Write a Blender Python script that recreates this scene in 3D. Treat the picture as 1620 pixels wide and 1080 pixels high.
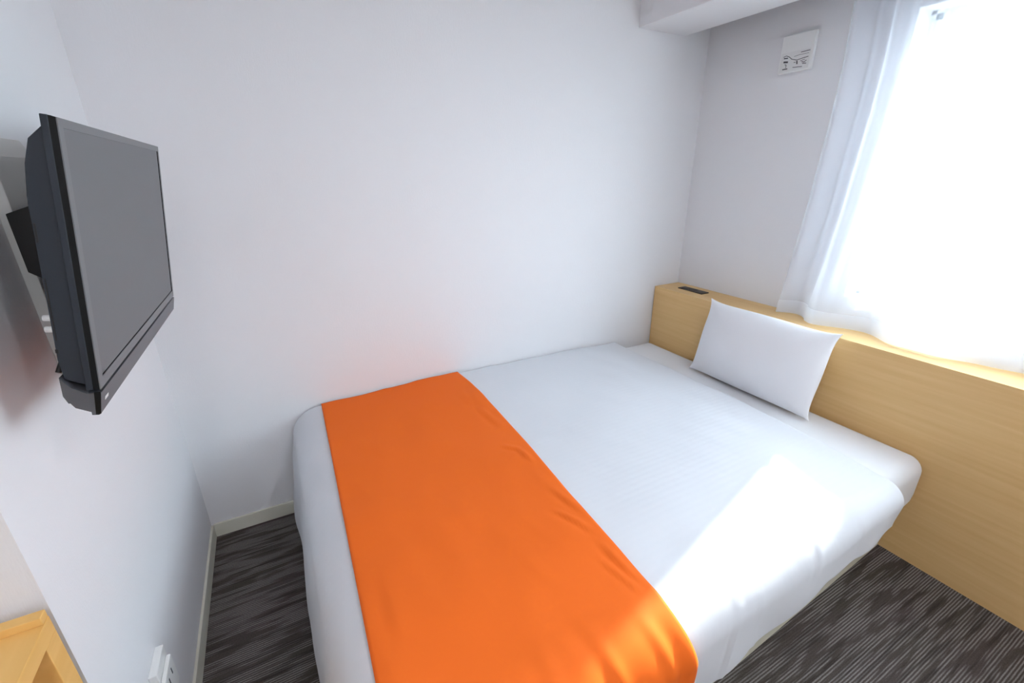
import bpy, bmesh, math, random
from mathutils import Vector, Matrix, noise

S = 1.4                      # one plan unit (the lens height) in metres
random.seed(3)
scene = bpy.context.scene
for o in list(bpy.data.objects):
    bpy.data.objects.remove(o)
COL = scene.collection

# ------------------------------------------------------------------ camera
yaw, pitch, roll, fpx = 0.492762819, 0.362822605, -0.00547021585, 710.68237
fw = Vector((math.sin(yaw)*math.cos(pitch), math.cos(yaw)*math.cos(pitch), -math.sin(pitch)))
rt = Vector((math.cos(yaw), -math.sin(yaw), 0))
up = rt.cross(fw)
rt2 = math.cos(roll)*rt + math.sin(roll)*up
up2 = -math.sin(roll)*rt + math.cos(roll)*up
cd = bpy.data.cameras.new('camera')
cam = bpy.data.objects.new('camera', cd); COL.objects.link(cam)
cam.matrix_world = Matrix(((rt2.x, up2.x, -fw.x, 0), (rt2.y, up2.y, -fw.y, 0), (rt2.z, up2.z, -fw.z, 1.0*S), (0, 0, 0, 1)))
cd.sensor_fit = 'HORIZONTAL'; cd.sensor_width = 36; cd.lens = 36*fpx/1620
cd.clip_start = 0.02
scene.camera = cam

# ------------------------------------------------------------------ light
w = bpy.data.worlds.new('sky'); scene.world = w; w.use_nodes = True
bg = w.node_tree.nodes['Background']
# daylight: bright high sky, dimmer street and house fronts below the horizon
wn = w.node_tree
_tc = wn.nodes.new('ShaderNodeTexCoord'); _sp = wn.nodes.new('ShaderNodeSeparateXYZ'); _rp = wn.nodes.new('ShaderNodeValToRGB')
_rp.color_ramp.elements[0].position = 0.40; _rp.color_ramp.elements[0].color = (0.20, 0.21, 0.225, 1)
_rp.color_ramp.elements[1].position = 0.90; _rp.color_ramp.elements[1].color = (0.50, 0.56, 0.64, 1)
_e = _rp.color_ramp.elements.new(0.50); _e.color = (0.84, 0.90, 1.0, 1)
_ma = wn.nodes.new('ShaderNodeMath'); _ma.operation = 'MULTIPLY_ADD'; _ma.inputs[1].default_value = 0.5; _ma.inputs[2].default_value = 0.5
wn.links.new(_tc.outputs['Generated'], _sp.inputs[0]); wn.links.new(_sp.outputs['Z'], _ma.inputs[0])
wn.links.new(_ma.outputs[0], _rp.inputs[0]); wn.links.new(_rp.outputs[0], bg.inputs[0])
bg.inputs[1].default_value = 7.6
sd = bpy.data.lights.new('sun', 'SUN'); sd.energy = 13.0; sd.angle = math.radians(1.6); sd.color = (1, 0.96, 0.90)
sun = bpy.data.objects.new('sun', sd); COL.objects.link(sun)
sdir = Vector((-0.968, -0.253, -0.55)).normalized()
sun.rotation_euler = sdir.to_track_quat('-Z', 'Y').to_euler()
sun.location = (4*S, 1*S, 3*S)
scene.view_settings.view_transform = 'Standard'
scene.view_settings.look = 'None'
scene.view_settings.gamma = 1
scene.view_settings.use_curve_mapping = False
scene.view_settings.exposure = 1.0
FILL_POWER = 105  # glow strength of the fill lamps added to the unseen ceiling

# ------------------------------------------------------------------ helpers
def link_nodes(nt, *pairs):
    for a, b in pairs: nt.links.new(a, b)

def mat(name, col, rough=0.6, spec=0.5, metal=0.0, bump=None, coat=0):
    m = bpy.data.materials.new(name); m.use_nodes = True
    nt = m.node_tree; b = nt.nodes['Principled BSDF']
    b.inputs['Base Color'].default_value = (*col, 1)
    b.inputs['Roughness'].default_value = rough
    b.inputs['Specular IOR Level'].default_value = spec
    b.inputs['Metallic'].default_value = metal
    b.inputs['Coat Weight'].default_value = coat
    if bump:
        scale, strength, dist = bump
        tc = nt.nodes.new('ShaderNodeTexCoord'); mp = nt.nodes.new('ShaderNodeMapping')
        n = nt.nodes.new('ShaderNodeTexNoise'); bp = nt.nodes.new('ShaderNodeBump')
        if isinstance(scale, tuple): mp.inputs['Scale'].default_value = scale; n.inputs['Scale'].default_value = 1
        else: n.inputs['Scale'].default_value = scale
        n.inputs['Detail'].default_value = 3
        bp.inputs['Strength'].default_value = strength; bp.inputs['Distance'].default_value = dist
        link_nodes(nt, (tc.outputs['Object'], mp.inputs[0]), (mp.outputs[0], n.inputs[0]), (n.outputs[0], bp.inputs['Height']), (bp.outputs[0], b.inputs['Normal']))
    return m

def finish(name, bm, m, parent=None, smooth=False, bevel=0, loc=None):
    bmesh.ops.remove_doubles(bm, verts=bm.verts, dist=1e-6)
    bmesh.ops.recalc_face_normals(bm, faces=bm.faces)
    me = bpy.data.meshes.new(name)
    off = Vector(loc) if loc else Vector((0, 0, 0))
    for v in bm.verts: v.co = (v.co - off)*S
    bm.to_mesh(me); bm.free()
    if m: me.materials.append(m)
    o = bpy.data.objects.new(name, me); COL.objects.link(o)
    o.location = off*S
    if parent: o.parent = parent
    if smooth:
        for p in me.polygons: p.use_smooth = True
    if bevel:
        md = o.modifiers.new('bevel', 'BEVEL'); md.width = bevel*S; md.segments = 3; md.limit_method = 'ANGLE'
        md.angle_limit = math.radians(35)
    return o

def tag(o, label, cat, group=None, kind=None):
    if label: o['label'] = label
    if cat: o['category'] = cat
    if group: o['group'] = group
    if kind: o['kind'] = kind
    return o

def empty(name, loc):
    o = bpy.data.objects.new(name, None); COL.objects.link(o)
    o.location = Vector(loc)*S; o.empty_display_size = 0.1
    return o

def box(bm, x0, x1, y0, y1, z0, z1):
    vs = [bm.verts.new((x, y, z)) for x in (x0, x1) for y in (y0, y1) for z in (z0, z1)]
    for f in ((0, 1, 3, 2), (4, 6, 7, 5), (0, 4, 5, 1), (2, 3, 7, 6), (0, 2, 6, 4), (1, 5, 7, 3)):
        bm.faces.new([vs[i] for i in f])

def boxes(*bs):
    bm = bmesh.new()
    for b in bs: box(bm, *b)
    return bm

def prism(pts, axis, a0, a1, bm=None):
    """closed outline pts (p, q) swept along axis from a0 to a1"""
    bm = bm or bmesh.new()
    def mk(p, q, a):
        return {'x': (a, p, q), 'y': (p, a, q), 'z': (p, q, a)}[axis]
    A = [bm.verts.new(mk(p, q, a0)) for p, q in pts]
    B = [bm.verts.new(mk(p, q, a1)) for p, q in pts]
    bm.faces.new(A); bm.faces.new(B[::-1])
    n = len(pts)
    for i in range(n): bm.faces.new((A[i], A[(i+1) % n], B[(i+1) % n], B[i]))
    return bm

def tube(path, r, seg=10, bm=None):
    bm = bm or bmesh.new()
    path = [Vector(p) for p in path]; rings = []
    for i, p in enumerate(path):
        t = (path[min(i+1, len(path)-1)] - path[max(i-1, 0)]).normalized()
        a = t.orthogonal().normalized() if i == 0 else (prev - t*prev.dot(t)).normalized()
        prev = a; b = t.cross(a)
        rings.append([bm.verts.new(p + r*(math.cos(k*2*math.pi/seg)*a + math.sin(k*2*math.pi/seg)*b)) for k in range(seg)])
    for A, B in zip(rings, rings[1:]):
        for k in range(seg): bm.faces.new((A[k], A[(k+1) % seg], B[(k+1) % seg], B[k]))
    bm.faces.new(rings[0][::-1]); bm.faces.new(rings[-1])
    return bm

def grid_mesh(rows):
    bm = bmesh.new()
    V = [[bm.verts.new(p) for p in r] for r in rows]
    for A, B in zip(V, V[1:]):
        for i in range(len(A)-1): bm.faces.new((A[i], A[i+1], B[i+1], B[i]))
    return bm

# ------------------------------------------------------------------ materials
def wallpaper(name, col):
    m = mat(name, col, 0.85, 0.2)
    nt = m.node_tree; b = nt.nodes['Principled BSDF']
    tc = nt.nodes.new('ShaderNodeTexCoord')
    n1 = nt.nodes.new('ShaderNodeTexNoise'); n1.inputs['Scale'].default_value = 170; n1.inputs['Detail'].default_value = 4
    mp = nt.nodes.new('ShaderNodeMapping'); mp.inputs['Scale'].default_value = (420, 420, 60)
    n2 = nt.nodes.new('ShaderNodeTexNoise'); n2.inputs['Scale'].default_value = 1
    ad = nt.nodes.new('ShaderNodeMath'); ad.operation = 'ADD'
    bp = nt.nodes.new('ShaderNodeBump'); bp.inputs['Strength'].default_value = 0.22; bp.inputs['Distance'].default_value = 0.0012
    link_nodes(nt, (tc.outputs['Object'], n1.inputs[0]), (tc.outputs['Object'], mp.inputs[0]), (mp.outputs[0], n2.inputs[0]),
               (n1.outputs[0], ad.inputs[0]), (n2.outputs[0], ad.inputs[1]), (ad.outputs[0], bp.inputs['Height']), (bp.outputs[0], b.inputs['Normal']))
    return m

def carpet():
    m = mat('striped_carpet', (0.05, 0.045, 0.04), 0.95, 0.1)
    nt = m.node_tree; b = nt.nodes['Principled BSDF']
    N = nt.nodes.new
    tc = N('ShaderNodeTexCoord')
    def nz(scale, detail=2, rough=0.5):
        mp = N('ShaderNodeMapping'); mp.inputs['Scale'].default_value = scale
        n = N('ShaderNodeTexNoise'); n.inputs['Scale'].default_value = 1; n.inputs['Detail'].default_value = detail; n.inputs['Roughness'].default_value = rough
        link_nodes(nt, (tc.outputs['Object'], mp.inputs[0]), (mp.outputs[0], n.inputs[0]))
        return n.outputs[0]
    def ramp(src, p0, p1, c0=(0, 0, 0), c1=(1, 1, 1)):
        r = N('ShaderNodeValToRGB'); r.color_ramp.elements[0].position = p0; r.color_ramp.elements[1].position = p1
        r.color_ramp.elements[0].color = (*c0, 1); r.color_ramp.elements[1].color = (*c1, 1)
        nt.links.new(src, r.inputs[0]); return r.outputs[0]
    def mix(f, a, c):
        x = N('ShaderNodeMix'); x.data_type = 'RGBA'
        nt.links.new(f, x.inputs[0])
        for s, i in ((a, 6), (c, 7)):
            if isinstance(s, tuple): x.inputs[i].default_value = (*s, 1)
            else: nt.links.new(s, x.inputs[i])
        return x.outputs[2]
    def mul(a, c):
        x = N('ShaderNodeMath'); x.operation = 'MULTIPLY'
        nt.links.new(a, x.inputs[0])
        if isinstance(c, float): x.inputs[1].default_value = c
        else: nt.links.new(c, x.inputs[1])
        return x.outputs[0]
    hue = ramp(nz((2.5, 5, 1)), 0.35, 0.65, (0.078, 0.068, 0.058), (0.092, 0.075, 0.072))
    # fine light ribs, one every 7 mm, that fade in and out along the rows
    wv = N('ShaderNodeTexWave'); wv.bands_direction = 'Y'; wv.wave_profile = 'SIN'
    wv.inputs['Scale'].default_value = 2*math.pi/(0.0073*20); wv.inputs['Distortion'].default_value = 0.6; wv.inputs['Detail'].default_value = 1; wv.inputs['Detail Scale'].default_value = 0.6
    nt.links.new(tc.outputs['Object'], wv.inputs[0])
    rib = ramp(wv.outputs['Fac'], 0.35, 0.8)
    onoff = ramp(nz((5, 42, 1), 2), 0.42, 0.52)
    c = mix(mul(mul(rib, onoff), 0.9), hue, (0.27, 0.25, 0.24))
    dark = ramp(nz((3.5, 62, 1), 3), 0.53, 0.63)
    c = mix(mul(dark, 0.6), c, (0.036, 0.031, 0.027))
    g = nz((260, 260, 260), 2, 0.7)
    grain = ramp(g, 0.3, 0.7, (0.72, 0.72, 0.72), (1.25, 1.25, 1.25))
    mm = N('ShaderNodeMix'); mm.data_type = 'RGBA'; mm.blend_type = 'MULTIPLY'; mm.inputs[0].default_value = 1
    nt.links.new(c, mm.inputs[6]); nt.links.new(grain, mm.inputs[7]); nt.links.new(mm.outputs[2], b.inputs['Base Color'])
    bp = N('ShaderNodeBump'); bp.inputs['Strength'].default_value = 0.5; bp.inputs['Distance'].default_value = 0.002
    ad = N('ShaderNodeMath'); ad.operation = 'ADD'
    link_nodes(nt, (g, ad.inputs[0]), (rib, ad.inputs[1]), (ad.outputs[0], bp.inputs['Height']), (bp.outputs[0], b.inputs['Normal']))
    return m

def wood(name, ca, cb, scale, rough=0.45):
    m = mat(name, ca, rough, 0.35)
    nt = m.node_tree; b = nt.nodes['Principled BSDF']; N = nt.nodes.new
    tc = N('ShaderNodeTexCoord'); mp = N('ShaderNodeMapping'); mp.inputs['Scale'].default_value = scale
    n = N('ShaderNodeTexNoise'); n.inputs['Scale'].default_value = 1; n.inputs['Detail'].default_value = 5; n.inputs['Distortion'].default_value = 0.25
    r = N('ShaderNodeValToRGB'); r.color_ramp.elements[0].position = 0.3; r.color_ramp.elements[1].position = 0.7
    r.color_ramp.elements[0].color = (*ca, 1); r.color_ramp.elements[1].color = (*cb, 1)
    link_nodes(nt, (tc.outputs['Object'], mp.inputs[0]), (mp.outputs[0], n.inputs[0]), (n.outputs[0], r.inputs[0]), (r.outputs[0], b.inputs['Base Color']))
    return m

def cloth(name, col, stripes=False, rough=0.85, sheen=0.15, wrinkle=0.0):
    m = mat(name, col, rough, 0.15)
    nt = m.node_tree; b = nt.nodes['Principled BSDF']; N = nt.nodes.new
    b.inputs['Sheen Weight'].default_value = sheen
    tc = N('ShaderNodeTexCoord')
    n = N('ShaderNodeTexNoise'); n.inputs['Scale'].default_value = 7; n.inputs['Detail'].default_value = 3; n.inputs['Distortion'].default_value = 0.4
    bp = N('ShaderNodeBump'); bp.inputs['Strength'].default_value = 0.35; bp.inputs['Distance'].default_value = wrinkle or 0.006
    link_nodes(nt, (tc.outputs['Object'], n.inputs[0]), (n.outputs[0], bp.inputs['Height']))
    last = bp.outputs[0]
    if stripes:
        wv = N('ShaderNodeTexWave'); wv.bands_direction = 'Y'; wv.inputs['Scale'].default_value = 2*math.pi/(0.022*20)
        wv.inputs['Distortion'].default_value = 0.15
        b2 = N('ShaderNodeBump'); b2.inputs['Strength'].default_value = 0.2; b2.inputs['Distance'].default_value = 0.0012
        r = N('ShaderNodeMapRange'); r.inputs[1].default_value = 0; r.inputs[2].default_value = 1; r.inputs[3].default_value = 0.7; r.inputs[4].default_value = 0.9
        link_nodes(nt, (tc.outputs['Object'], wv.inputs[0]), (wv.outputs['Fac'], b2.inputs['Height']), (last, b2.inputs['Normal']),
                   (wv.outputs['Fac'], r.inputs[0]), (r.outputs[0], b.inputs['Roughness']))
        last = b2.outputs[0]
    nt.links.new(last, b.inputs['Normal'])
    return m

def sheer(name, clear, col=(0.89, 0.93, 1.0)):
    m = bpy.data.materials.new(name); m.use_nodes = True
    nt = m.node_tree; nt.nodes.clear(); N = nt.nodes.new
    out = N('ShaderNodeOutputMaterial'); t = N('ShaderNodeBsdfTransparent'); d = N('ShaderNodeBsdfDiffuse'); tr = N('ShaderNodeBsdfTranslucent')
    d.inputs[0].default_value = (*col, 1); tr.inputs[0].default_value = (*col, 1)
    m1 = N('ShaderNodeMixShader'); m1.inputs[0].default_value = 0.5
    m2 = N('ShaderNodeMixShader'); m2.inputs[0].default_value = clear
    link_nodes(nt, (d.outputs[0], m1.inputs[1]), (tr.outputs[0], m1.inputs[2]), (m1.outputs[0], m2.inputs[1]), (t.outputs[0], m2.inputs[2]), (m2.outputs[0], out.inputs[0]))
    return m

def pane_glass(name):
    m = bpy.data.materials.new(name); m.use_nodes = True
    nt = m.node_tree; nt.nodes.clear(); N = nt.nodes.new
    out = N('ShaderNodeOutputMaterial'); t = N('ShaderNodeBsdfTransparent'); g = N('ShaderNodeBsdfGlossy')
    t.inputs[0].default_value = (0.93, 0.98, 0.98, 1); g.inputs['Roughness'].default_value = 0.02
    m2 = N('ShaderNodeMixShader'); m2.inputs[0].default_value = 0.08
    link_nodes(nt, (t.outputs[0], m2.inputs[1]), (g.outputs[0], m2.inputs[2]), (m2.outputs[0], out.inputs[0]))
    return m

M = dict(
    wall=wallpaper('white_wallpaper', (0.83, 0.825, 0.845)),
    carpet=carpet(),
    trim=mat('baseboard_vinyl', (0.78, 0.76, 0.66), 0.5, 0.4),
    beech=wood('beech_board', (0.755, 0.485, 0.205), (0.815, 0.545, 0.25), (60, 2.5, 60)),
    maple=wood('maple_board', (0.84, 0.485, 0.145), (0.90, 0.54, 0.18), (40, 3, 40)),
    duvet=cloth('duvet_cover', (0.735, 0.75, 0.79), True),
    sheet=cloth('fitted_sheet', (0.84, 0.85, 0.88)),
    pillow=cloth('pillowcase', (0.85, 0.85, 0.88), wrinkle=0.004),
    orange=cloth('orange_cloth', (0.95, 0.172, 0.020), False, 0.7, 0.0, 0.004),
    base=cloth('bed_base_fabric', (0.62, 0.60, 0.48)),
    sheer=sheer('sheer_curtain_cloth', 0.58),
    hem=sheer('sheer_hem_cloth', 0.35),
    glass=pane_glass('window_glass'),
    alu=mat('white_window_frame', (0.75, 0.77, 0.78), 0.4, 0.5),
    tvbody=mat('dark_grey_plastic', (0.026, 0.032, 0.042), 0.5, 0.3),
    tvgloss=mat('gloss_black_plastic', (0.004, 0.005, 0.005), 0.18, 0.25),
    tvface=mat('grey_bezel', (0.13, 0.135, 0.145), 0.35, 0.6),
    tvbar=mat('grey_speaker_bar', (0.085, 0.088, 0.10), 0.38, 0.6),
    screen=mat('matte_screen', (0.115, 0.12, 0.13), 0.42, 0.7),
    black=mat('black_metal', (0.012, 0.012, 0.012), 0.45, 0.4),
    gap=mat('matte_black_gap', (0.004, 0.004, 0.005), 0.9, 0.0),
    plate=mat('pale_grey_plate', (0.62, 0.62, 0.60), 0.5, 0.4),
    white=mat('white_plastic', (0.86, 0.86, 0.85), 0.35, 0.5),
    brown=mat('dark_brown_plastic', (0.028, 0.018, 0.014), 0.4, 0.5),
    ink=mat('grey_ink', (0.10, 0.10, 0.11), 0.7, 0.2),
    sticker=mat('sticker_paper', (0.80, 0.80, 0.79), 0.5, 0.3),
)

# ------------------------------------------------------------------ room
WX, YB, XL, YA = 1.520, 1.326, -0.284, 0.566      # window wall, back wall, left wall, recess wall
XR, YN, ZC = -0.85, -1.05, 1.72                   # recess side, near wall, ceiling
def struct(name, bm, m, **k):
    o = finish(name, bm, m, **k); o['kind'] = 'structure'; return o
struct('floor', boxes((XR-.1, WX+.13, YN-.1, YB+.1, -.05, 0)), M['carpet'])
struct('ceiling', boxes((XR-.1, WX+.13, YN-.1, YB+.1, ZC, ZC+.05)), M['wall'])
struct('wall_back', boxes((XL, WX+.13, YB, YB+.1, 0, ZC)), M['wall'])
struct('wall_left', boxes((XR-.1, XL, YA, YB+.1, 0, ZC)), M['wall'])
struct('wall_recess', boxes((XR-.1, XR, YN, YA, 0, ZC)), M['wall'])
struct('wall_near', boxes((XR-.1, WX+.13, YN-.1, YN, 0, ZC)), M['wall'])
W0, W1, H0, H1 = -0.32, 0.69, 0.640, 1.372         # window opening
WT = 0.11
struct('wall_right', boxes((WX, WX+WT, W1, YB, 0, ZC), (WX, WX+WT, YN, W0, 0, ZC), (WX, WX+WT, W0, W1, 0, H0), (WX, WX+WT, W0, W1, H1, ZC)), M['wall'])
struct('trim_beam', boxes((1.187, 1.40, YN, YB, 1.433, ZC)), M['wall'], bevel=0.002)
bh, bt = 0.044, 0.006
struct('baseboard_back', boxes((XL+bt, 0.05, YB-bt, YB, 0, bh)), M['trim'], bevel=0.001)
struct('baseboard_left', boxes((XL, XL+bt, YA, YB-bt, 0, bh)), M['trim'], bevel=0.001)
struct('baseboard_recess', boxes((XR, XL, YA-bt, YA, 0, bh)), M['trim'], bevel=0.001)
# window: frame, two sliding sashes, two panes
xf = WX+WT-0.045
wf = struct('window_1', boxes((xf, xf+.04, W0, W0+.012, H0, H1), (xf, xf+.04, W1-.010, W1, H0, H1), (xf, xf+.04, W0, W1, H0, H0+.008), (xf, xf+.04, W0, W1, H1-.008, H1)), M['alu'])
ym = (W0+W1)/2
for k, (a, b_, x) in enumerate(((ym-.015, W1-.010, xf+.004), (W0+.010, ym+.015, xf+.022))):
    sash = finish('sash', boxes((x, x+.014, a, a+.014, H0+.008, H1-.008), (x, x+.014, b_-.014, b_, H0+.008, H1-.008),
                  (x, x+.014, a, b_, H0+.008, H0+.018), (x, x+.014, a, b_, H1-.022, H1-.008)), M['alu'], wf)
    finish('pane', boxes((x+.006, x+.008, a+.010, b_-.010, H0+.014, H1-.018)), M['glass'], sash)

# ------------------------------------------------------------------ unseen fill lamps, added behind the camera to brighten the room
em = bpy.data.materials.new('fill_lamp_glow'); em.use_nodes = True
eb = em.node_tree.nodes['Principled BSDF']; eb.inputs['Base Color'].default_value = (.8, .8, .8, 1)
eb.inputs['Emission Color'].default_value = (0.97, 0.97, 1.0, 1); eb.inputs['Emission Strength'].default_value = FILL_POWER
def fill_lamp(x, y, label):
    root = empty('added_fill_lamp', (x, y, ZC))
    tag(root, label, 'lamp', 'added fill lamps')
    n = 40; rows = []
    for r_, z_ in ((0.052, -0.001), (0.056, -0.006), (0.066, -0.006), (0.070, -0.0005)):
        rows.append([(r_*math.cos(k*2*math.pi/n), r_*math.sin(k*2*math.pi/n), z_) for k in range(n+1)])
    finish('fill_lamp_ring', grid_mesh(rows), M['white'], root, smooth=True)
    bm = bmesh.new(); bmesh.ops.create_cone(bm, cap_ends=True, segments=n, radius1=0.051, radius2=0.053, depth=0.0035)
    for v in bm.verts: v.co.z -= 0.002
    finish('fill_lamp_disc', bm, em, root)
fill_lamp(-0.15, -0.65, 'round white fill lamp added to the unseen ceiling, nearer the recess with the cabinet')
fill_lamp(0.60, -0.45, 'round white fill lamp added to the unseen ceiling, nearer the window wall')

# ------------------------------------------------------------------ bed
ZT, XC, YC, R0 = 0.347, 0.052, 0.385, 0.082
def smooth(a, b, t):
    t = max(0, min(1, (t-a)/(b-a))); return t*t*(3-2*t)
def hem_z(x):       # height of the duvet's hem along the front side
    pts = ((-.1, .06), (.3, .085), (.50, .11), (.59, .128), (.71, .158), (.875, .172), (.93, .196), (1.03, .214), (1.14, .235), (1.25, .250))
    for (xa, za), (xb, zb) in zip(pts, pts[1:]):
        if x <= xb: return za + (zb-za)*smooth(xa, xb, x) + 0.0015*math.sin(x*37)
    return pts[-1][1]
def top_z(x, y):
    z = ZT + 0.010*math.exp(-((x-0.5)/0.35)**2)*smooth(0.9, 1.3, y) + 0.004*noise.noise(Vector((x*5, y*5, 0)))
    z += 0.0025*noise.noise(Vector((x*13, y*11, 4)))
    z -= 0.008*smooth(0.95, 1.2, x)
    z -= 0.010*(1-smooth(0.38, 0.55, y))
    return z
def crease(s, t, lines):
    # short pinched folds: (s0, t0, s1, t1, half width, height)
    h = 0
    for s0, t0, s1, t1, w_, a_ in lines:
        dx, dy = s1-s0, t1-t0; L2 = dx*dx+dy*dy
        k = ((s-s0)*dx+(t-t0)*dy)/L2
        if -0.3 < k < 1.3:
            d = ((s-s0)*dy-(t-t0)*dx)/math.sqrt(L2)
            h += a_*math.exp(-(d/w_)**2)*smooth(-0.3, 0.4, k)*smooth(1.3, 0.6, k)
            h -= 0.5*a_*math.exp(-((d-1.6*w_)/w_)**2)*smooth(-0.3, 0.4, k)*smooth(1.3, 0.6, k)
    return h
SIDE_CREASES = ((0.61, 0.33, 0.60, 0.10, .005, .0030), (0.67, 0.28, 0.69, 0.12, .006, .0018), (0.86, 0.33, 0.84, 0.20, .008, .0018), (1.00, 0.33, 1.03, 0.20, .007, .0016))
def drape(s, t, off=0.0):
    """cloth point at plan position s (foot to head), t (front to wall); beyond the bed's edge it hangs"""
    rr = R0 - 0.034*smooth(0.90, 1.12, s)      # the cover's shoulder is tighter towards the head
    yc = YC - (R0-rr)
    a, b = max(0, XC-s), max(0, yc-t)
    x, y = max(s, XC), max(t, yc)
    z = top_z(x, y)
    d = max(a, b)
    if b > 0 and a <= 0: off += crease(s, t, SIDE_CREASES)*smooth(0, .03, b)
    if d <= 0: return Vector((s, t, z+off))
    if a <= 0: ux, uy = 0, 1
    elif b <= 0: ux, uy = 1, 0
    else:
        th = (b/a)*math.pi/4 if a >= b else math.pi/2-(a/b)*math.pi/4
        ux, uy = math.cos(th), math.sin(th)
    r = rr+off
    q = rr*math.pi/2
    if d < q:
        ang = d/rr; out = r*math.sin(ang); dz = rr - r*math.cos(ang)
    else:
        e = d-q
        slope = 0.14*ux - 0.06*uy
        fold = 0.0035*math.sin((x*31 if uy > ux else y*16) + 2*noise.noise(Vector((x*4, y*4, 1))))*min(1, e/0.12)
        out = r + slope*e + fold + 0.006*noise.noise(Vector((x*9, y*9, z-e*8)))*min(1, e/.05); dz = rr + e
    return Vector((x-ux*out, y-uy*out, z-dz))

bed = empty('bed', (0.7, 0.85, 0))
tag(bed, 'low double bed with fabric base and white sheeted mattress against the beech headboard', 'bed')
def child_off(o, root):      # children built in room coordinates under a shifted root
    o.location = o.location - root.location
def part(name, bm, m, root, **k):
    o = finish(name, bm, m, root, **k)
    r = root
    off = Vector((0, 0, 0))
    while r is not None: off += r.location; r = r.parent
    o.location = o.location - off
    return o
part('base', prism([(1.380, 1.318), (1.380, 0.378), (0.75, 0.350), (0.03, 0.345), (0.03, 1.318)], 'z', 0, 0.096), M['base'], bed, bevel=0.008)
def rounded_box(x0, x1, y0, y1, z0, z1, rt_, rb, rv, n=8):
    """plan corners rounded by rv; top edge by rt_, bottom edge by rb"""
    prof = [(rb*(1-math.sin(a)), z0+rb*(1-math.cos(a))) for a in [i*math.pi/2/n for i in range(n+1)]]
    prof += [(rt_*(1-math.cos(a)), z1-rt_*(1-math.sin(a))) for a in [i*math.pi/2/n for i in range(n+1)]]
    rows = []
    for ins, z in prof:
        rr = max(rv-ins, 0.004); ring = []
        for cx, cy, a0 in ((x1-rv, y1-rv, 0), (x0+rv, y1-rv, 90), (x0+rv, y0+rv, 180), (x1-rv, y0+rv, 270)):
            # keep the straight edges where the inset puts them
            ex = (x1-ins-rr) if cx > (x0+x1)/2 else (x0+ins+rr); ey = (y1-ins-rr) if cy > (y0+y1)/2 else (y0+ins+rr)
            for i in range(n+1):
                a = math.radians(a0+90*i/n); ring.append((ex+rr*math.cos(a), ey+rr*math.sin(a), z))
        rows.append(ring+[ring[0]])
    bm = grid_mesh(rows)
    bmesh.ops.remove_doubles(bm, verts=bm.verts, dist=1e-6)
    bmesh.ops.holes_fill(bm, edges=[e for e in bm.edges if e.is_boundary], sides=0)
    return bm
mt = part('mattress', rounded_box(0.0, 1.381, 0.339, 1.319, 0.098, 0.318, 0.040, 0.12, 0.036), M['sheet'], bed, smooth=True)
mt['label'] = 'white fitted sheet over the mattress'

# duvet
def duvet_end(t):
    return 1.187 - 0.014*(1-smooth(0.36, 0.62, t)) - 0.10*max(0, YC-0.06-t) + 0.003*math.sin(t*19)
rows = []
nf, ns, nb, nt_ = 34, 120, 38, 96
q = R0*math.pi/2
for i in range(nf+ns+1):
    row = []
    for j in range(nb+nt_+1):
        tt = YC + (1.3185-YC)*(j-nb)/nt_ if j >= nb else None
        xe = duvet_end(tt if tt else 0.34)
        s = XC + (xe-XC)*(i-nf)/ns if i >= nf else None
        xs = s if s is not None else XC
        rx = R0 - 0.034*smooth(0.90, 1.12, xs)
        Df = q + (ZT-R0-0.028); Db = (R0-rx) + rx*math.pi/2 + (ZT-rx-hem_z(xs))
        if s is None: s = XC - (Df if tt is not None else Db)*(nf-i)/nf
        if tt is None: tt = YC - Db*(nb-j)/nb
        p = drape(s, tt)
        row.append(p)
    rows.append(row)
bm = grid_mesh(rows)
duvet = finish('duvet', bm, M['duvet'], smooth=True, loc=(0.6, 0.85, 0.33))
sol = duvet.modifiers.new('thickness', 'SOLIDIFY'); sol.thickness = 0.009*S; sol.offset = -1
bv = duvet.modifiers.new('soft_edge', 'BEVEL'); bv.width = 0.004*S; bv.segments = 2; bv.limit_method = 'ANGLE'; bv.angle_limit = math.radians(60)
tag(duvet, 'plain white duvet covering the bed and hanging over its sides', 'duvet')

# runner
rows = []
n1, n2 = 84, 260
RUNNER_CREASES = ((0.435, 0.86, 0.462, 0.83, .006, .0035), (0.462, 0.83, 0.468, 0.77, .006, .004), (0.425, 0.60, 0.455, 0.53, .006, .004), (0.455, 0.66, 0.470, 0.58, .007, .003), (0.452, 0.49, 0.462, 0.41, .007, .004), (0.430, 0.46, 0.450, 0.39, .006, .0035), (0.46, 1.05, 0.475, 0.95, .009, .003), (0.08, 0.60, 0.075, 0.48, .012, .002), (0.33, 0.38, 0.36, 0.22, .012, .0035), (0.42, 0.35, 0.455, 0.22, .011, .0030), (0.25, 0.38, 0.25, 0.20, .014, .0035))
t0 = YC - (q + ZT - R0 - 0.075)
for j in range(n2+1):
    t = t0 + (1.317-t0)*j/n2
    row = []
    xl = 0.030 + 0.036*(max(t, 0.35)-0.5) 
    xr = 0.474 + 0.028*smooth(0.50, 1.0, t) - 0.006*smooth(1.2, 1.32, t) + 0.030*smooth(0.36, 0.20, t)
    for i in range(n1+1):
        f = i/n1
        s = xl + (xr-xl)*f
        # soft creases near the right hem
        cr = 0.0030*math.exp(-((f-0.90)/0.055)**2)*max(0, noise.noise(Vector((t*11, 3, 0)))+.25)
        cr += 0.0035*max(0, noise.noise(Vector((t*9+f*7, f*6-t*3, 7))))**1.5
        cr += crease(s, t, RUNNER_CREASES)
        hang = smooth(YC, YC-.12, t)
        cr += hang*0.0085*(1+math.sin(f*34+3*noise.noise(Vector((f*4, t*3, 2)))))*0.35
        row.append(drape(s, t, 0.0045+cr))
    rows.append(row)
bm = grid_mesh(rows)
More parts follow.
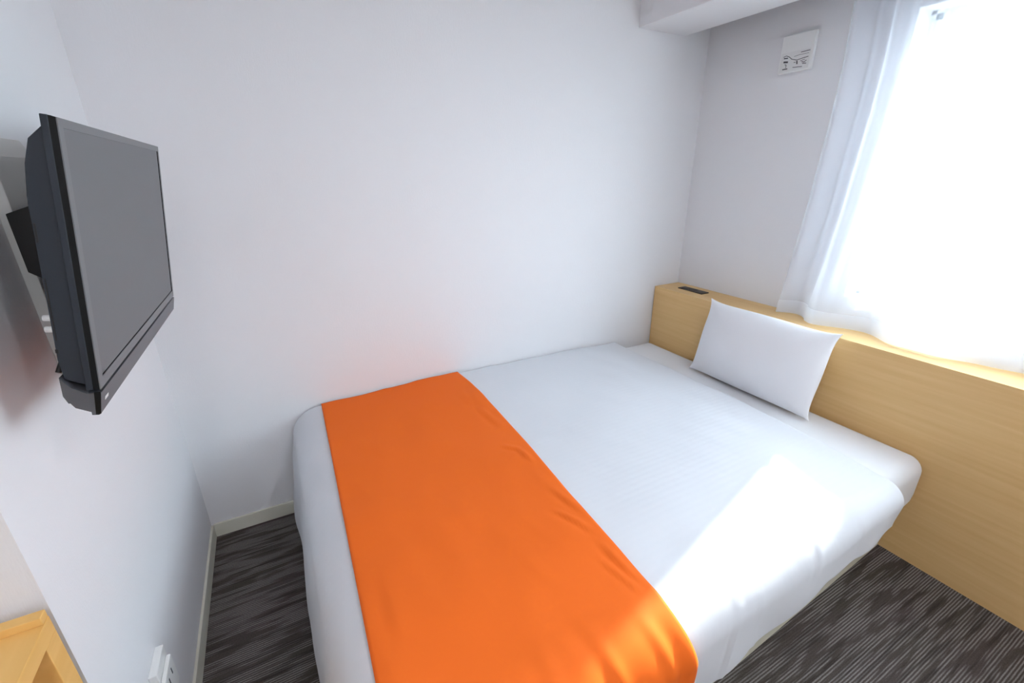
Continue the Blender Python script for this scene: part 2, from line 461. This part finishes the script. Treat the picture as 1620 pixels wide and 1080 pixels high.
runner = finish('bed_runner', bm, M['orange'], smooth=True, loc=(0.26, 0.85, 0.35))
sol = runner.modifiers.new('thickness', 'SOLIDIFY'); sol.thickness = 0.0018*S; sol.offset = 0.6
tag(runner, 'bright orange bed runner laid across the foot of the white duvet', 'bed runner')

# pillow
def pillow_bm(a, b, T, n=44):
    bm = bmesh.new(); V = {}
    for side in (1, -1):
        for i in range(n+1):
            for j in range(n+1):
                u = math.sin((-1+2*i/n)*math.pi/2); v = math.sin((-1+2*j/n)*math.pi/2)
                if side == -1 and (i in (0, n) or j in (0, n)): continue
                px = a*u*(1-0.075*(1-abs(v)**5)+0.022*(1-v*v)); py = b*v*(1-(0.105*(1-abs(u)**6)-0.045*(1-u*u))*(1 if v > 0 else 0.45))
                th = T*(max(0, (1-u*u)*(1-v*v)))**0.52
                th *= 1 + 0.10*noise.noise(Vector((u*2, v*2, side)))
                # small puckers running into the corners
                c = abs(u*v)**2
                th += 0.004*c*math.sin(18*math.atan2(abs(v), abs(u)))*(1-max(abs(u), abs(v))**6)
                V[(side, i, j)] = bm.verts.new((px, py, side*th))
    g = lambda s, i, j: V.get((s, i, j)) or V[(1, i, j)]
    for side in (1, -1):
        for i in range(n):
            for j in range(n):
                f = [g(side, i, j), g(side, i+1, j), g(side, i+1, j+1), g(side, i, j+1)]
                bm.faces.new(f if side == 1 else f[::-1])
    return bm
bm = pillow_bm(0.215, 0.131, 0.056)
base_p = Vector((1.281, 0.802, 0.3275)); lean = Vector((0.060, 0, 0.240)).normalized()
yv = Vector((0, -1, 0)); nv = yv.cross(lean); 
if nv.x > 0: nv = -nv
sgn = 1
for v in bm.verts:
    u_, v_, w_ = v.co
    sag = -0.010*(u_/0.212)*(1 if v_ < 0 else 0.5)
    v.co = base_p + yv*u_ + lean*(v_+0.128) + nv*w_ + Vector((0, 0, 0))
pil = finish('pillow', bm, M['pillow'], smooth=True, loc=(1.30, 0.80, 0.33))
tag(pil, 'white pillow standing upright against the wooden headboard', 'pillow')

# ------------------------------------------------------------------ headboard and what is in it
hb = empty('headboard', (1.452, 0.3, 0))
tag(hb, 'long light beech headboard panel with a flat ledge on top beneath the window', 'headboard')
HZ = 0.552
# ledge with a recess for the outlet strip
oy0, oy1, ox0, ox1 = 1.133, 1.252, 1.437, 1.480
part('front_panel', boxes((1.384, 1.396, YN+.01, 1.322, 0, HZ-.012)), M['beech'], hb)
part('ledge', boxes((1.384, WX-.001, YN+.01, oy0, HZ-.012, HZ), (1.384, WX-.001, oy1, 1.322, HZ-.012, HZ), (1.384, ox0, oy0, oy1, HZ-.012, HZ), (ox1, WX-.001, oy0, oy1, HZ-.012, HZ)), M['beech'], hb)
part('end_panel', boxes((1.396, WX-.001, 1.310, 1.322, 0, HZ-.012)), M['beech'], hb)
ps = empty('power_strip', (1.458, 1.19, HZ))
tag(ps, 'dark brown recessed power outlet strip in the headboard ledge', 'power outlet')
part('cover', boxes((ox0+.001, ox1-.001, oy0+.001, oy1-.001, HZ-.006, HZ+.003)), M['brown'], ps, bevel=0.0015)
for k in range(3):
    yk = 1.155+.037*k
    part('socket', boxes((1.447, 1.470, yk-.012, yk+.012, HZ+.003, HZ+.0042)), M['brown'], ps, bevel=0.0006)

# ------------------------------------------------------------------ curtain
def curtain_x(y, z):
    up_ = smooth(0.55, 1.4, z)
    ph = y*26 + 1.6*math.sin(y*6.3+1) + 0.5*up_*math.sin(y*17)
    A = 0.026*(1-up_)+0.016*up_
    x = 1.468 + A*math.sin(ph) + 0.010*up_*math.sin(y*75+1.3*math.sin(y*21)) + 0.0035*(1-up_)*math.sin(y*57)
    x += 0.010*smooth(0.62, 0.68, y)*smooth(0.56, 0.8, z)*math.sin(y*125+0.8)
    x += 0.0055*smooth(0.75, 0.60, z)*(1 if y < .76 else 0)*(-1)
    return x
def curtain_y(t, z):   # t from 0 (left edge) to 1
    left = 0.850 - 0.034*smooth(0.55, 0.95, z) + 0.006*math.sin(z*9)*smooth(.55, .7, z)
    y = left + (-0.42-left)*t
    return y
def curtain_rows(z0, z1, nz, ny=420, dx=0.0):
    rows = []
    for k in range(nz+1):
        z = z0+(z1-z0)*k/nz
        row = []
        for i in range(ny+1):
            t = i/ny; y = curtain_y(t, z); yy = curtain_y(t, 0.56)
            zz = z
            if k == 0 and z0 < .56: zz = z0 + 0.0015*math.sin(yy*31)
            row.append((curtain_x(yy, z)+dx, y, zz))
        rows.append(row)
    return rows
cur = empty('curtain', (1.46, 0.25, ZC))
tag(cur, 'white sheer curtain hanging in soft folds across the bright window', 'curtain')
part('fabric', grid_mesh(curtain_rows(0.5545, 1.690, 40)), M['sheer'], cur, smooth=True)
part('hem', grid_mesh(curtain_rows(0.5542, 0.598, 6, dx=-0.0012)), M['hem'], cur, smooth=True)
rail = part('rail', boxes((1.455, 1.480, YN+.05, 1.30, 1.700, ZC)), M['white'], cur)

# ------------------------------------------------------------------ wall vent / cover plate with a printed notice
vt = empty('wall_panel', (WX, 0.98, 1.33))
tag(vt, 'square white cover plate with a printed notice, high on the wall beside the curtain', 'cover plate')
part('cover', boxes((WX-.012, WX, 0.930, 1.031, 1.279, 1.380)), M['white'], vt, bevel=0.002)
st = part('sticker', boxes((WX-.0128, WX-.012, 0.937, 1.026, 1.283, 1.334)), M['sticker'], vt)
xi = WX-.0128
def ink(pts, wd):
    bm = bmesh.new()
    for (a, b2) in zip(pts, pts[1:]):
        dy, dz = b2[0]-a[0], b2[1]-a[1]; L = math.hypot(dy, dz) or 1e-6; ny, nz = -dz/L*wd/2, dy/L*wd/2
        vs = [(a[0]+ny, a[1]+nz), (b2[0]+ny, b2[1]+nz), (b2[0]-ny, b2[1]-nz), (a[0]-ny, a[1]-nz)]
        prism(vs, 'x', xi-.0004, xi, bm)
    return bm
marks = [([(1.019, 1.324), (1.010, 1.326), (1.001, 1.322), (.991, 1.314), (.975, 1.309), (.960, 1.311), (.941, 1.313)], .0016),
         ([(.985, 1.320), (.970, 1.322), (.941, 1.322)], .0009), ([(.966, 1.328), (.939, 1.329)], .0018),
         ([(1.017, 1.320), (1.004, 1.319)], .003), ([(1.016, 1.310), (1.002, 1.308)], .0045), ([(1.011, 1.303), (1.006, 1.301), (1.006, 1.293)], .0016),
         ([(1.016, 1.290), (1.000, 1.290)], .0028), ([(.974, 1.307), (.972, 1.298)], .0035), ([(.983, 1.304), (.978, 1.304)], .0016),
         ([(.959, 1.302), (.951, 1.300), (.945, 1.304)], .0018), ([(.956, 1.297), (.944, 1.296)], .002), ([(.984, 1.291), (.955, 1.289)], .0016),
         ([(.964, 1.305), (.950, 1.307)], .0012)]
bm = bmesh.new()
for pts, wd in marks:
    b3 = ink(pts, wd); me = bpy.data.meshes.new('t'); b3.to_mesh(me); b3.free(); bm.from_mesh(me); bpy.data.meshes.remove(me)
pr = finish('print', bm, M['ink'], st); pr.location = -(st.location + vt.location)

# ------------------------------------------------------------------ wall outlet low on the left wall
so = empty('wall_outlet', (XL, 0.72, 0.23))
tag(so, 'white wall outlet plate with plugged adapter low on the left wall', 'outlet')
part('plate', boxes((XL, XL+.012, 0.690, 0.748, 0.17, 0.255)), M['white'], so, bevel=0.0015)
part('adapter', boxes((XL+.012, XL+.019, 0.688, 0.742, 0.175, 0.236)), M['white'], so, bevel=0.002)
for yy in (0.703, 0.722):
    part('socket', boxes((XL+.019, XL+.0195, yy-.0013, yy+.0013, 0.212, 0.224)), M['ink'], so)

# ------------------------------------------------------------------ storage cubby in the recess
cb = empty('storage_cabinet', (-0.45, 0.35, 0))
tag(cb, 'light maple open cabinet standing in the recess beside the left wall corner', 'cabinet')
cx0, cx1, cy0, cy1, ct = -0.62, -0.280, 0.12, 0.552, 0.549
th = 0.027
part('top_panel', boxes((cx0, cx1, cy0, cy1, ct-.021, ct)), M['maple'], cb, bevel=0.0008)
part('lip', boxes((cx0, cx1-.0005, cy1-.013, cy1, ct, ct+.010)), M['maple'], cb, bevel=0.0008)
part('side_panel', boxes((cx0, cx1, cy1-th, cy1, 0, ct-.021)), M['maple'], cb, bevel=0.0008)
part('side_panel', boxes((cx0, cx1, cy0, cy0+th, 0, ct-.021)), M['maple'], cb, bevel=0.0008)
part('back_panel', boxes((cx0, cx0+.012, cy0+th, cy1-th, 0.02, ct-.021)), M['maple'], cb)
part('shelf', boxes((cx0+.012, cx1-.004, cy0+th, cy1-th, 0.25, 0.268)), M['maple'], cb)
part('bottom_panel', boxes((cx0+.012, cx1-.002, cy0+th, cy1-th, 0.02, 0.042)), M['maple'], cb)

# ------------------------------------------------------------------ television
Rm = Matrix(((0.9905, 0.0167, 0.1364), (-0.0179, 0.9998, 0.0077), (-0.1362, -0.0101, 0.9906)))
TA = Vector((-0.155, 0.623, 1.05))
tv = bpy.data.objects.new('television', None); COL.objects.link(tv); tv.empty_display_size = .1
tv.matrix_world = Matrix.Translation(TA*S) @ Rm.to_4x4()
tag(tv, 'dark grey flat television tilted forward on a bracket on the left wall', 'television')
TW, TH = 0.4851, 0.2808
def tpart(name, bm, m, parent=None, **k):
    return finish(name, bm, m, parent or tv, **k)
# gloss black slab of the front frame, local x is out of the screen, y along it, z up
def ring_bm(y0, y1, z0, z1, iy0, iy1, iz0, iz1, x0, x1):
    return boxes((x0, x1, y0, iy0, z0, z1), (x0, x1, iy1, y1, z0, z1), (x0, x1, iy0, iy1, z0, iz0), (x0, x1, iy0, iy1, iz1, z1))
tpart('rim', prism([(-0.0110, 0.0010), (-0.0045, 0.0008), (-0.0010, 0.0), (-0.0010, -TH), (-0.0045, -TH), (-0.0085, -TH), (-0.0110, -TH)], 'y', 0, TW), M['tvgloss'])
tpart('rear_frame', boxes((-0.0125, -0.0065, -0.0006, TW+.0006, -TH, 0.0012)), M['tvbody'], bevel=0.0008)
iy0, iy1, iz0, iz1 = 0.0125, TW-0.0080, -0.2690, -0.0085
tpart('bezel', ring_bm(0, TW, -TH, 0, iy0, iy1, iz0, iz1, -0.0010, 0.0), M['tvface'])
tpart('screen', boxes((-0.0006, -0.0002, iy0+.0001, iy1-.0090, iz0+.0022, iz1-.0002)), M['screen'])
tpart('screen_gap', boxes((-0.0010, -0.0003, iy1-.0089, iy1-.0005, iz0, iz1), (-0.0010, -0.0008, iy0, iy1-.0089, iz0, iz0+.003)), M['gap'])
body = tpart('housing', prism([(-0.0125, -0.008), (-0.0246, -0.022), (-0.0300, -0.045), (-0.0328, -0.075), (-0.0328, -0.245), (-0.0300, -0.268), (-0.0125, -0.276)], 'y', 0.004, TW-.004), M['tvbody'], bevel=0.001)
tpart('rear_cover', prism([(-0.0325, -0.050), (-0.0400, -0.062), (-0.0420, -0.085), (-0.0400, -0.235), (-0.0325, -0.250)], 'y', 0.030, TW-.030), M['tvbody'], bevel=0.002)
for (a, b4, c, d) in ((-0.0318, -0.0300, -0.1200, -0.1010), (-0.0312, -0.0300, -0.2230, -0.1560), (-0.0330, -0.0305, -0.2370, -0.2330)):
    tpart('slot', boxes((a, b4, 0.0036, 0.0044, c, d)), M['black'])
bar = tpart('speaker_bar', prism([(-0.0005, -0.2850), (-0.0005, -0.2865), (-0.0030, -0.3100), (-0.0050, -0.3115), (-0.0110, -0.3112), (-0.0112, -0.3075), (-0.0240, -0.3010), (-0.0275, -0.2950), (-0.0290, -0.2950), (-0.0325, -0.2860), (-0.0330, -0.2640), (-0.0300, -0.2700), (-0.0250, -0.2765), (-0.0125, -0.2850)], 'y', 0.0, TW+.006), M['tvbar'])
tpart('gloss_end', prism([(-0.0005, -0.2835), (-0.0005, -0.2865), (-0.0030, -0.3100), (-0.0050, -0.3112), (-0.0075, -0.3110), (-0.0062, -0.2835)], 'y', -0.0008, 0.0002), M['tvgloss'], bar)
lg = tpart('brand_badge', prism([(-0.0019, -0.2992), (-0.0012, -0.2950), (-0.0007, -0.2950), (-0.0013, -0.2992)], 'y', 0.0135, 0.0255), M['white'], bar)
def knob(y, z):
    bm = tube([(-0.0405, y, z), (-0.0455, y, z), (-0.0480, y, z)], 0.0034, 14)
    return bm
for y, z in ((0.034, -0.2060), (0.034, -0.2190)):
    k_ = tpart('plug', knob(y, z), M['white'], bevel=0.001)

# bracket: pale plate on the wall with black arms to the set
br = empty('television_bracket', (XL, 0.85, 0.95))
tag(br, 'wall bracket with pale plate and black tilting arms behind the television', 'wall bracket')
pl = part('wall_plate', prism([(XL, 0.70), (XL, 1.043), (XL+.006, 1.043), (XL+.014, 1.020), (XL+.014, 0.70)], 'y', 0.800, 0.925), M['plate'], br, bevel=0.001)
def vp(w_, u_, v_):
    return TA + Rm @ Vector((w_, u_, v_))
for u0, u1 in ((0.150, 0.160), (0.325, 0.335)):
    pts = [vp(-.0435, 0, -.085), vp(-.053, 0, -.085), Vector((XL+.016, 0, 0.955)), Vector((XL+.016, 0, 0.885)), vp(-.055, 0, -.20), vp(-.0435, 0, -.20)]
    part('arm', prism([(p.x, p.z) for p in pts], 'y', TA.y+u0, TA.y+u1), M['black'], br, bevel=0.0008)
side = [vp(-.0435, .09, -.087), vp(-.0580, .09, -.085), vp(-.0560, .09, -.105), vp(-.0445, .09, -.175), vp(-.0435, .09, -.175)]
part('side_bracket', prism([(p.x, p.z) for p in side], 'y', TA.y+.085, TA.y+.098), M['black'], br)
p0, p1, p2 = vp(-.038, .06, -.235), vp(-.045, .055, -.262), vp(-.049, .05, -.276)
cab = finish('antenna_cable', tube([p0, (p0+p1)/2, p1, p2], 0.0028, 10), M['black'])
tag(cab, 'short black cable hanging below the back of the television', 'cable')
